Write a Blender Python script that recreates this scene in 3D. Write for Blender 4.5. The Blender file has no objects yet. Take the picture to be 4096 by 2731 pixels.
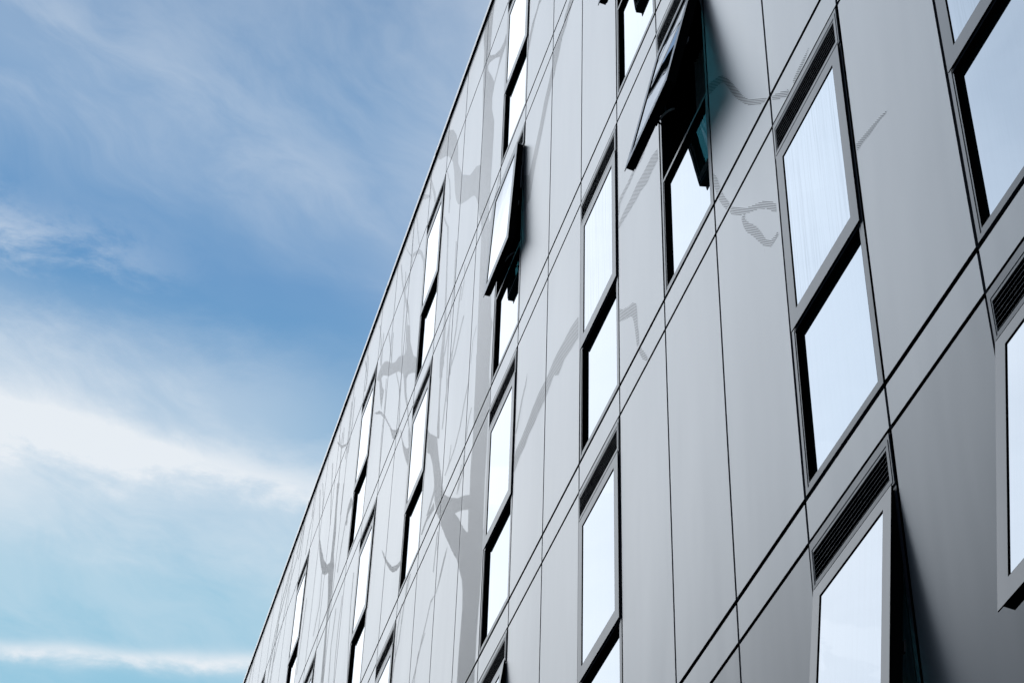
import bpy, bmesh, math, random
from mathutils import Matrix, Vector

random.seed(7)
SC = bpy.context.scene
COL = SC.collection
R = math.radians

# ------------------------------------------------------------------ camera
W = 0.95496          # width of one facade module (m)
SP = 0.26319         # height of the spandrel strip between two storeys (m)
PITCH = 3.0          # storey height (m)
cam = bpy.data.cameras.new('camera')
camo = bpy.data.objects.new('camera', cam)
COL.objects.link(camo)
CAMROT = [[0.274966827, 0.961035591, 0.028352003], [-0.624011708, 0.200817847, -0.755169901], [-0.731438741, 0.18995469, 0.654915708]]
M = Matrix([[CAMROT[0][i], -CAMROT[1][i], -CAMROT[2][i]] for i in range(3)]).to_4x4()
M.translation = Vector((6.23512, -3.41107, -11.79674))
camo.matrix_world = M
cam.sensor_width = 36.0
cam.sensor_fit = 'HORIZONTAL'
cam.lens = 7767.06 / 4096 * 36.0
cam.clip_start = 0.1
cam.clip_end = 6000
SC.camera = camo

SC.view_settings.view_transform = 'Standard'
SC.view_settings.look = 'None'
SC.view_settings.exposure = 0.0
SC.view_settings.gamma = 1.0

def lin(r, g, b):
    f = lambda c: (c/255/12.92) if c/255 <= .04045 else ((c/255+.055)/1.055)**2.4
    return (f(r), f(g), f(b), 1.0)

# ------------------------------------------------------------------ world
SUN_EL, SUN_AZ = 42.0, 62.0        # azimuth measured from +X towards +Y (behind the building)
world = bpy.data.worlds.new('World')
SC.world = world
world.use_nodes = True
nt = world.node_tree
nt.nodes.clear()
class NB:
    def __init__(s, nt): s.nt = nt
    def n(s, t, **k):
        x = s.nt.nodes.new(t)
        for a, v in k.items(): setattr(x, a, v)
        return x
    def set(s, sock, v):
        if isinstance(v, bpy.types.NodeSocket): s.nt.links.new(v, sock)
        elif v is not None: sock.default_value = v
    def m(s, op, a, b=None, c=None, clamp=False):
        x = s.n('ShaderNodeMath', operation=op); x.use_clamp = clamp
        for i, v in enumerate((a, b, c)): s.set(x.inputs[i], v)
        return x.outputs[0]
    def smooth(s, v, a, b, lo=0.0, hi=1.0):
        x = s.n('ShaderNodeMapRange', interpolation_type='SMOOTHSTEP')
        s.set(x.inputs[0], v)
        x.inputs[1].default_value = a; x.inputs[2].default_value = b
        x.inputs[3].default_value = lo; x.inputs[4].default_value = hi
        return x.outputs[0]
    def gauss(s, v, w):
        q = s.m('DIVIDE', v, w); q = s.m('MULTIPLY', q, q)
        return s.m('EXPONENT', s.m('MULTIPLY', q, -1.0))
    def noise(s, vec, scale, detail=4, rough=.55, dist=0.0):
        x = s.n('ShaderNodeTexNoise')
        s.set(x.inputs['Vector'], vec); s.set(x.inputs['Scale'], scale)
        x.inputs['Detail'].default_value = detail
        x.inputs['Roughness'].default_value = rough
        x.inputs['Distortion'].default_value = dist
        return x.outputs[0]
    def comb(s, x, y, z=0.0):
        c = s.n('ShaderNodeCombineXYZ')
        for i, v in enumerate((x, y, z)): s.set(c.inputs[i], v)
        return c.outputs[0]
    def mix(s, f, a, b):
        x = s.n('ShaderNodeMix', data_type='RGBA')
        s.set(x.inputs[0], f); s.set(x.inputs[6], a); s.set(x.inputs[7], b)
        return x.outputs[2]
    def ramp(s, f, stops):
        x = s.n('ShaderNodeValToRGB')
        s.set(x.inputs[0], f)
        e = x.color_ramp.elements
        while len(e) < len(stops): e.new(0.5)
        for i, (p, c) in enumerate(stops): e[i].position = p; e[i].color = c
        return x.outputs[0]
b = NB(nt)
tc = b.n('ShaderNodeTexCoord')
sep = b.n('ShaderNodeSeparateXYZ'); nt.links.new(tc.outputs['Generated'], sep.inputs[0])
x, y, z = sep.outputs
EL = b.m('MULTIPLY', b.m('ARCSINE', z), 57.29578)                       # elevation, degrees
AZ = b.m('MULTIPLY', b.m('ARCTAN2', b.m('MULTIPLY', y, -1.0), b.m('MULTIPLY', x, -1.0)), 57.29578)   # 0 = towards -X, + towards -Y
sky = b.n('ShaderNodeTexSky', sky_type='NISHITA')
sky.sun_disc = False
sky.sun_elevation = R(SUN_EL)
sky.sun_rotation = R(90 - SUN_AZ)
# clear-sky colour of this hazy day: deep blue overhead, paler and greener lower down
base = b.ramp(b.m('DIVIDE', EL, 60.0), [
    (0.00, lin(196, 216, 226)), (0.30, lin(168, 212, 230)), (0.49, lin(148, 203, 228)), (0.545, lin(156, 205, 229)),
    (0.60, lin(150, 194, 224)), (0.66, lin(116, 166, 209)), (0.70, lin(97, 152, 203)), (0.78, lin(106, 155, 202)),
    (0.86, lin(110, 150, 193)), (1.00, lin(102, 143, 190))])
nis = b.n('ShaderNodeVectorMath', operation='SCALE'); nt.links.new(sky.outputs[0], nis.inputs[0]); nis.inputs['Scale'].default_value = 0.10
base = b.mix(0.10, base, nis.outputs[0])
# drifting coordinates for streaky cloud
u = b.m('ADD', b.m('MULTIPLY', AZ, 0.95), b.m('MULTIPLY', EL, 0.30))
v = b.m('SUBTRACT', EL, b.m('MULTIPLY', AZ, 0.28))
warp = b.noise(b.comb(b.m('MULTIPLY', AZ, .08), b.m('MULTIPLY', EL, .16), 3.1), 1.0, 3)
warp = b.m('SUBTRACT', warp, 0.5)
v2 = b.m('ADD', v, b.m('MULTIPLY', warp, 5.0))
cir = b.noise(b.comb(b.m('MULTIPLY', u, .09), b.m('MULTIPLY', v2, .26), 1.3), 1.0, 9, .60, .4)
fine = b.noise(b.comb(b.m('MULTIPLY', AZ, .30), b.m('MULTIPLY', EL, .75), 7.7), 1.0, 9, .64, .25)
cirf = b.smooth(cir, .36, .70)
finf = b.smooth(fine, .36, .68)
ELw = b.m('ADD', EL, b.m('MULTIPLY', b.m('SUBTRACT', fine, .5), 1.9))
ELw = b.m('ADD', ELw, b.m('MULTIPLY', warp, 1.4))
# high thin veil, one pale diagonal band across it
veil = b.m('MULTIPLY', b.smooth(EL, 41.0, 47.0), b.m('ADD', .06, b.m('MULTIPLY', cirf, .17)))
diag = b.gauss(b.m('SUBTRACT', v2, 45.6), 2.2)
veil = b.m('ADD', veil, b.m('MULTIPLY', diag, b.m('ADD', .12, b.m('MULTIPLY', cirf, .10))))
veil = b.m('ADD', veil, b.m('MULTIPLY', b.smooth(AZ, -7.0, -14.0), b.m('MULTIPLY', b.smooth(EL, 36, 44), .22)))
# small wisps
wis = b.m('MULTIPLY', b.gauss(b.m('SUBTRACT', ELw, 42.0), .9), b.m('MULTIPLY', b.smooth(AZ, -4.0, 7.0), b.m('MULTIPLY', finf, .55)))
# broad haze below
haze = b.m('MULTIPLY', b.m('MULTIPLY', b.smooth(ELw, 32.6, 35.4), b.m('MULTIPLY', b.smooth(ELw, 41.2, 38.4), b.m('MAXIMUM', b.smooth(AZ, -12.0, -3.0), b.smooth(ELw, 38.6, 37.0)))), b.m('ADD', .34, b.m('MULTIPLY', cirf, .34)))
low = b.m('MULTIPLY', b.smooth(ELw, 35.5, 33.5), b.m('ADD', .02, b.m('MULTIPLY', cirf, .26)))
# main bank
wid = b.smooth(AZ, -9.0, 4.0, .50, 1.05)
bank = b.gauss(b.m('SUBTRACT', ELw, b.m('ADD', 36.5, b.m('MULTIPLY', AZ, .02))), wid)
bank = b.m('MULTIPLY', bank, b.m('ADD', b.smooth(AZ, -12.0, 2.0, .24, .74), b.m('MULTIPLY', b.m('SUBTRACT', fine, .5), 1.3)))
# low bright streak
strk = b.gauss(b.m('SUBTRACT', b.m('ADD', EL, b.m('ADD', b.m('MULTIPLY', warp, 1.2), b.m('MULTIPLY', b.m('SUBTRACT', fine, .5), .55))), b.m('SUBTRACT', 30.55, b.m('MULTIPLY', AZ, .09))), .26)
strk = b.m('MULTIPLY', strk, b.m('ADD', .45, b.m('MULTIPLY', finf, .5)))
# large bright overcast bank out over the street side
edge_az = b.m('SUBTRACT', AZ, b.m('ADD', 2.1, b.m('MULTIPLY', b.m('SUBTRACT', EL, 31.0), .37)))   # the bank's ragged rim leans
side = b.smooth(b.m('ADD', edge_az, b.m('MULTIPLY', b.m('SUBTRACT', fine, .5), .3)), 0.0, 0.55)
side = b.m('MULTIPLY', side, b.smooth(AZ, 78.0, 38.0))
thin = b.m('MULTIPLY', b.smooth(AZ, 27.0, 36.0), b.m('MULTIPLY', b.smooth(EL, 38.0, 47.0), .36))
back = b.smooth(y, 0.02, -0.12)
side = b.m('MULTIPLY', b.m('MULTIPLY', side, back), b.m('SUBTRACT', b.m('ADD', .93, b.m('MULTIPLY', b.m('SUBTRACT', cir, .5), .25)), thin))
d = b.m('ADD', veil, .01)
for q in (wis, haze, low, bank, strk): d = b.m('ADD', d, q)
d = b.m('MINIMUM', d, .97)
d = b.m('MAXIMUM', d, side, clamp=True)
cloudcol = b.mix(b.smooth(edge_az, 0.2, 2.0), lin(233, 239, 245), b.mix(b.smooth(AZ, 14.0, 30.0), (1.62, 1.69, 1.78, 1.0), (1.54, 1.70, 1.88, 1.0)))
col = b.mix(d, base, cloudcol)
# dark band added low in the unseen sky, dims the lower-right panel reflections
dim_band = b.m('MULTIPLY', b.m('MULTIPLY', b.smooth(AZ, 16.0, 25.0), back), b.smooth(b.m('SUBTRACT', b.m('SUBTRACT', EL, b.m('MULTIPLY', b.m('SUBTRACT', AZ, 27.0), .6)), b.m('MULTIPLY', warp, 2.0)), 35.3, 30.3))
col = b.mix(b.m('MULTIPLY', dim_band, .94), col, lin(42, 54, 70))
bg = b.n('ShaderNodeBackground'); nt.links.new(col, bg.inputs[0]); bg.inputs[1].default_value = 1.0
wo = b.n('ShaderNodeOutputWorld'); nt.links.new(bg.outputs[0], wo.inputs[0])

# ------------------------------------------------------------------ sun (behind the building)
sl = bpy.data.lights.new('sun', 'SUN'); sl.energy = 3.0; sl.angle = R(0.5); sl.color = (1.0, .95, .88)
so = bpy.data.objects.new('sun', sl); COL.objects.link(so)
sd = Vector((math.cos(R(SUN_AZ))*math.cos(R(SUN_EL)), math.sin(R(SUN_AZ))*math.cos(R(SUN_EL)), math.sin(R(SUN_EL))))
so.rotation_euler = sd.to_track_quat('Z', 'Y').to_euler()
so.location = (0, 20, 30)

# ------------------------------------------------------------------ materials
def newmat(name):
    m = bpy.data.materials.new(name); m.use_nodes = True
    m.node_tree.nodes.clear()
    n = NB(m.node_tree)
    out = n.n('ShaderNodeOutputMaterial')
    return m, n, out
def bump(n, h, strength, dist):
    x = n.n('ShaderNodeBump'); x.inputs['Strength'].default_value = strength; x.inputs['Distance'].default_value = dist
    n.set(x.inputs['Height'], h); return x.outputs[0]
def simple(name, col, rough=.5, metal=0.0, var=.06, scale=30, spec=.5):
    m, n, out = newmat(name)
    p = n.n('ShaderNodeBsdfPrincipled')
    tcn = n.n('ShaderNodeTexCoord')
    ns = n.noise(tcn.outputs['Object'], scale, 5)
    f = n.m('ADD', 1 - var, n.m('MULTIPLY', ns, 2*var))
    vm = n.n('ShaderNodeVectorMath', operation='SCALE'); vm.inputs[0].default_value = col[:3]; n.set(vm.inputs['Scale'], f)
    n.set(p.inputs['Base Color'], vm.outputs[0])
    p.inputs['Roughness'].default_value = rough; p.inputs['Metallic'].default_value = metal
    p.inputs['Specular IOR Level'].default_value = spec
    m.node_tree.links.new(p.outputs[0], out.inputs[0])
    return m

def panel_mat(name='panel_paint', basecol=(.165, .194, .230), ior=2.0, coat=1.0):
    m, n, out = newmat(name)
    p = n.n('ShaderNodeBsdfPrincipled')
    tcn = n.n('ShaderNodeTexCoord'); O = tcn.outputs['Object']
    oi = n.n('ShaderNodeObjectInfo')
    ge = n.n('ShaderNodeNewGeometry')
    mp = n.n('ShaderNodeMapping'); n.set(mp.inputs[0], ge.outputs['Position']); mp.inputs['Scale'].default_value = (1.0, 1.0, .22)
    broad = n.noise(mp.outputs[0], 1.3, 3)
    grain = n.noise(ge.outputs['Position'], 420, 2, .7)
    mott = n.noise(ge.outputs['Position'], 55, 4, .65)
    mp2 = n.n('ShaderNodeMapping'); n.set(mp2.inputs[0], ge.outputs['Position']); mp2.inputs['Scale'].default_value = (60, 1, 1.4)
    streak = n.noise(mp2.outputs[0], 1.0, 4, .6)
    streak = n.smooth(streak, .58, .80)
    f = n.m('ADD', .90, n.m('MULTIPLY', broad, .10))
    f = n.m('ADD', f, n.m('MULTIPLY', n.m('SUBTRACT', mott, .5), .06))
    f = n.m('ADD', f, n.m('MULTIPLY', n.m('SUBTRACT', grain, .5), .16))
    f = n.m('ADD', f, n.m('MULTIPLY', n.m('SUBTRACT', oi.outputs['Random'], .5), .11))
    f = n.m('SUBTRACT', f, n.m('MULTIPLY', streak, .07))
    # a few short scuffs
    mp3 = n.n('ShaderNodeMapping'); n.set(mp3.inputs[0], ge.outputs['Position']); mp3.inputs['Rotation'].default_value = (0, .5, 0); mp3.inputs['Scale'].default_value = (14, 1, 3.0)
    sc = n.noise(mp3.outputs[0], 1.0, 2, .4)
    f = n.m('SUBTRACT', f, n.m('MULTIPLY', n.smooth(sc, .795, .83), .28))
    vm = n.n('ShaderNodeVectorMath', operation='SCALE'); vm.inputs[0].default_value = basecol; n.set(vm.inputs['Scale'], f)
    n.set(p.inputs['Base Color'], vm.outputs[0])
    n.set(p.inputs['Roughness'], n.m('ADD', .27, n.m('MULTIPLY', broad, .10)))
    p.inputs['IOR'].default_value = ior
    p.inputs['Coat Weight'].default_value = coat; p.inputs['Coat Roughness'].default_value = .26; p.inputs['Coat IOR'].default_value = 1.6
    hb = n.m('ADD', n.m('MULTIPLY', n.noise(mp.outputs[0], 2.2, 2), 1.0), n.m('MULTIPLY', grain, .002))
    n.set(p.inputs['Normal'], bump(n, hb, .5, .012))
    m.node_tree.links.new(p.outputs[0], out.inputs[0])
    return m

def glass_mat(name, tint=(.05, .23, .27), lo=.60, refl=(.66, .705, .76), streak=.02):
    m, n, out = newmat(name)
    lw = n.n('ShaderNodeLayerWeight'); lw.inputs['Blend'].default_value = .5
    ge = n.n('ShaderNodeNewGeometry')
    wv = n.noise(ge.outputs['Position'], 1.2, 2)
    nb = bump(n, wv, .25, .004)
    f = n.m('ADD', lo, n.m('MULTIPLY', n.m('POWER', lw.outputs['Facing'], 3.5), .98 - lo), clamp=True)
    g = n.n('ShaderNodeBsdfGlossy'); g.inputs['Roughness'].default_value = .012
    n.set(g.inputs['Color'], n.mix(n.smooth(lw.outputs['Facing'], .62, .97), (*refl, 1), (.93, .96, 1.0, 1)))
    mp = n.n('ShaderNodeMapping'); n.set(mp.inputs[0], ge.outputs['Position']); mp.inputs['Scale'].default_value = (48, 1, .8)
    stn = n.m('SUBTRACT', 1.0, n.m('MULTIPLY', n.smooth(n.noise(mp.outputs[0], 1.0, 5, .7), .42, .72), streak))
    vm = n.n('ShaderNodeVectorMath', operation='SCALE'); m.node_tree.links.new(g.inputs['Color'].links[0].from_socket, vm.inputs[0]); n.set(vm.inputs['Scale'], stn)
    n.set(g.inputs['Color'], vm.outputs[0])
    n.set(g.inputs['Normal'], nb)
    t0 = n.n('ShaderNodeBsdfTransparent'); t0.inputs['Color'].default_value = (*tint, 1)
    df = n.n('ShaderNodeBsdfDiffuse'); df.inputs['Color'].default_value = (.008, .26, .32, 1)
    t = n.n('ShaderNodeMixShader'); t.inputs[0].default_value = .07
    m.node_tree.links.new(t0.outputs[0], t.inputs[1]); m.node_tree.links.new(df.outputs[0], t.inputs[2])
    mx = n.n('ShaderNodeMixShader'); n.set(mx.inputs[0], f)
    m.node_tree.links.new(t.outputs[0], mx.inputs[1]); m.node_tree.links.new(g.outputs[0], mx.inputs[2])
    m.node_tree.links.new(mx.outputs[0], out.inputs[0])
    return m

MAT = {}
MAT['panel'] = panel_mat()
MAT['panel_lower'] = panel_mat('panel_paint_lower', (.13, .152, .178), ior=1.75, coat=.75)   # darker, less glossy version for the lower storeys
MAT['edge'] = simple('panel_edge', (.13, .145, .17), .6)
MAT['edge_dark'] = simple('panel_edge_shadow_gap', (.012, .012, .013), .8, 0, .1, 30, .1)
MAT['ink'] = simple('mural_print', (.036, .045, .054), .55, 0, .10, 300, .10)
_p = [q for q in MAT['ink'].node_tree.nodes if q.type == 'BSDF_PRINCIPLED'][0]
_p.inputs['Coat Weight'].default_value = .54; _p.inputs['Coat Roughness'].default_value = .16
MAT['alu'] = panel_mat('frame_aluminium', (.055, .068, .092), 1.45, .50)
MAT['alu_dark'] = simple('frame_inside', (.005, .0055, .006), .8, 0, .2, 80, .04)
MAT['inner'] = simple('frame_inner_face', (.10, .15, .16), .5, 0, .1, 40)
MAT['black'] = simple('gasket_black', (.004, .004, .0045), .9, 0, .2, 60, .0)
MAT['membrane'] = simple('black_membrane', (.006, .006, .007), .9, 0, .2, 20, .05)
MAT['louvre'] = simple('louvre_dark', (.008, .008, .009), .9, 0, .2, 60, 0.0)
MAT['lip'] = simple('louvre_lip', (.22, .24, .27), .5, .2, .1, 60)
MAT['coping'] = panel_mat('coping_metal', (.30, .31, .33))
MAT['steel'] = simple('stay_steel', (.16, .16, .16), .35, .8, .1, 60)
MAT['glass'] = glass_mat('pane_glass')
MAT['glass_streaked'] = glass_mat('pane_glass_rain_streaked', streak=.13)
def clear_mat():
    m, n, out = newmat('pane_body')
    t = n.n('ShaderNodeBsdfTransparent'); t.inputs['Color'].default_value = (.97, .99, .99, 1)
    m.node_tree.links.new(t.outputs[0], out.inputs[0]); return m
MAT['clear'] = clear_mat()
MAT['room'] = simple('room_dark', (.035, .04, .042), .9, 0, .1, 5)
MAT['render'] = simple('core_render', (.30, .31, .32), .8, 0, .08, 3)

def curtain_mat():
    m, n, out = newmat('net_curtain')
    p = n.n('ShaderNodeBsdfPrincipled'); p.inputs['Base Color'].default_value = (.50, .60, .62, 1); p.inputs['Roughness'].default_value = .9
    m.node_tree.links.new(p.outputs[0], out.inputs[0]); return m
MAT['curtain'] = curtain_mat()

def ground_mat(name, c, s):
    m, n, out = newmat(name)
    p = n.n('ShaderNodeBsdfPrincipled'); tcn = n.n('ShaderNodeTexCoord')
    ns = n.noise(tcn.outputs['Object'], s, 8, .65)
    n.set(p.inputs['Base Color'], n.ramp(ns, [(.3, (*[q*.75 for q in c], 1)), (.7, (*[q*1.2 for q in c], 1))]))
    p.inputs['Roughness'].default_value = .9
    n.set(p.inputs['Normal'], bump(n, ns, .4, .01))
    m.node_tree.links.new(p.outputs[0], out.inputs[0]); return m
MAT['asphalt'] = ground_mat('asphalt', (.06, .06, .062), 9.0)
MAT['paving'] = ground_mat('paving', (.13, .128, .12), 4.0)

# ------------------------------------------------------------------ mesh helpers
class MB:
    """collects boxes / quads / tubes and links them as one mesh object"""
    def __init__(s): s.v = []; s.f = []; s.mi = []; s.mats = []
    def mat(s, m):
        if m not in s.mats: s.mats.append(m)
        return s.mats.index(m)
    def quad(s, pts, m):
        i = len(s.v); s.v += [tuple(p) for p in pts]; s.f.append(tuple(range(i, i+len(pts)))); s.mi.append(s.mat(m))
    def box(s, x0, x1, y0, y1, z0, z1, m, front=None, sides=None, T=None):
        # front = material of the -Y face, sides = material of +-X / +-Z faces
        P = [(x0,y0,z0),(x1,y0,z0),(x1,y1,z0),(x0,y1,z0),(x0,y0,z1),(x1,y0,z1),(x1,y1,z1),(x0,y1,z1)]
        if T: P = [tuple(T @ Vector(p)) for p in P]
        i = len(s.v); s.v += P
        a = s.mat(m); fr = s.mat(front) if front else a; sd_ = s.mat(sides) if sides else a
        for q, mm in (((0,1,5,4), fr), ((1,2,6,5), sd_), ((2,3,7,6), a), ((3,0,4,7), sd_), ((0,3,2,1), sd_), ((4,5,6,7), sd_)):
            s.f.append(tuple(i+k for k in q)); s.mi.append(mm)
    def ring(s, x0, x1, y0, y1, z0, z1, wl, wr, wb, wt, m, front=None, sides=None, T=None):
        # rectangular frame, stiles full height, rails butted between them
        s.box(x0, x0+wl, y0, y1, z0, z1, m, front, sides, T)
        s.box(x1-wr, x1, y0, y1, z0, z1, m, front, sides, T)
        s.box(x0+wl, x1-wr, y0, y1, z0, z0+wb, m, front, sides, T)
        s.box(x0+wl, x1-wr, y0, y1, z1-wt, z1, m, front, sides, T)
    def tube(s, pts, r, m, n=8, T=None):
        pts = [Vector(p) for p in pts]
        rings = []
        for i, p in enumerate(pts):
            t = (pts[min(i+1, len(pts)-1)] - pts[max(i-1, 0)]).normalized()
            a = t.cross(Vector((0, 0, 1))); a = a if a.length > .1 else t.cross(Vector((0, 1, 0))); a.normalize()
            c = t.cross(a)
            rings.append([p + r*(math.cos(2*math.pi*k/n)*a + math.sin(2*math.pi*k/n)*c) for k in range(n)])
        i0 = len(s.v)
        for rg in rings: s.v += [tuple(T @ q) if T else tuple(q) for q in rg]
        mm = s.mat(m)
        for i in range(len(pts)-1):
            for k in range(n):
                a, b_ = i0+i*n+k, i0+i*n+(k+1) % n
                s.f.append((a, b_, b_+n, a+n)); s.mi.append(mm)
        s.f.append(tuple(i0+k for k in range(n))[::-1]); s.mi.append(mm)
        s.f.append(tuple(i0+(len(pts)-1)*n+k for k in range(n))); s.mi.append(mm)
    def build(s, name, parent=None, loc=None, bevel=0.0, smooth=False, label=None, kind=None):
        me = bpy.data.meshes.new(name)
        me.from_pydata(s.v, [], s.f)
        for m in s.mats: me.materials.append(m)
        for p, k in zip(me.polygons, s.mi): p.material_index = k; p.use_smooth = smooth
        me.validate(); me.update()
        o = bpy.data.objects.new(name, me); COL.objects.link(o)
        if parent: o.parent = parent
        if loc: o.location = loc
        if bevel:
            bv = o.modifiers.new('bevel', 'BEVEL'); bv.width = bevel; bv.segments = 2; bv.limit_method = 'ANGLE'
        if label: o['label'] = label
        if kind: o['kind'] = kind
        return o
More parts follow.
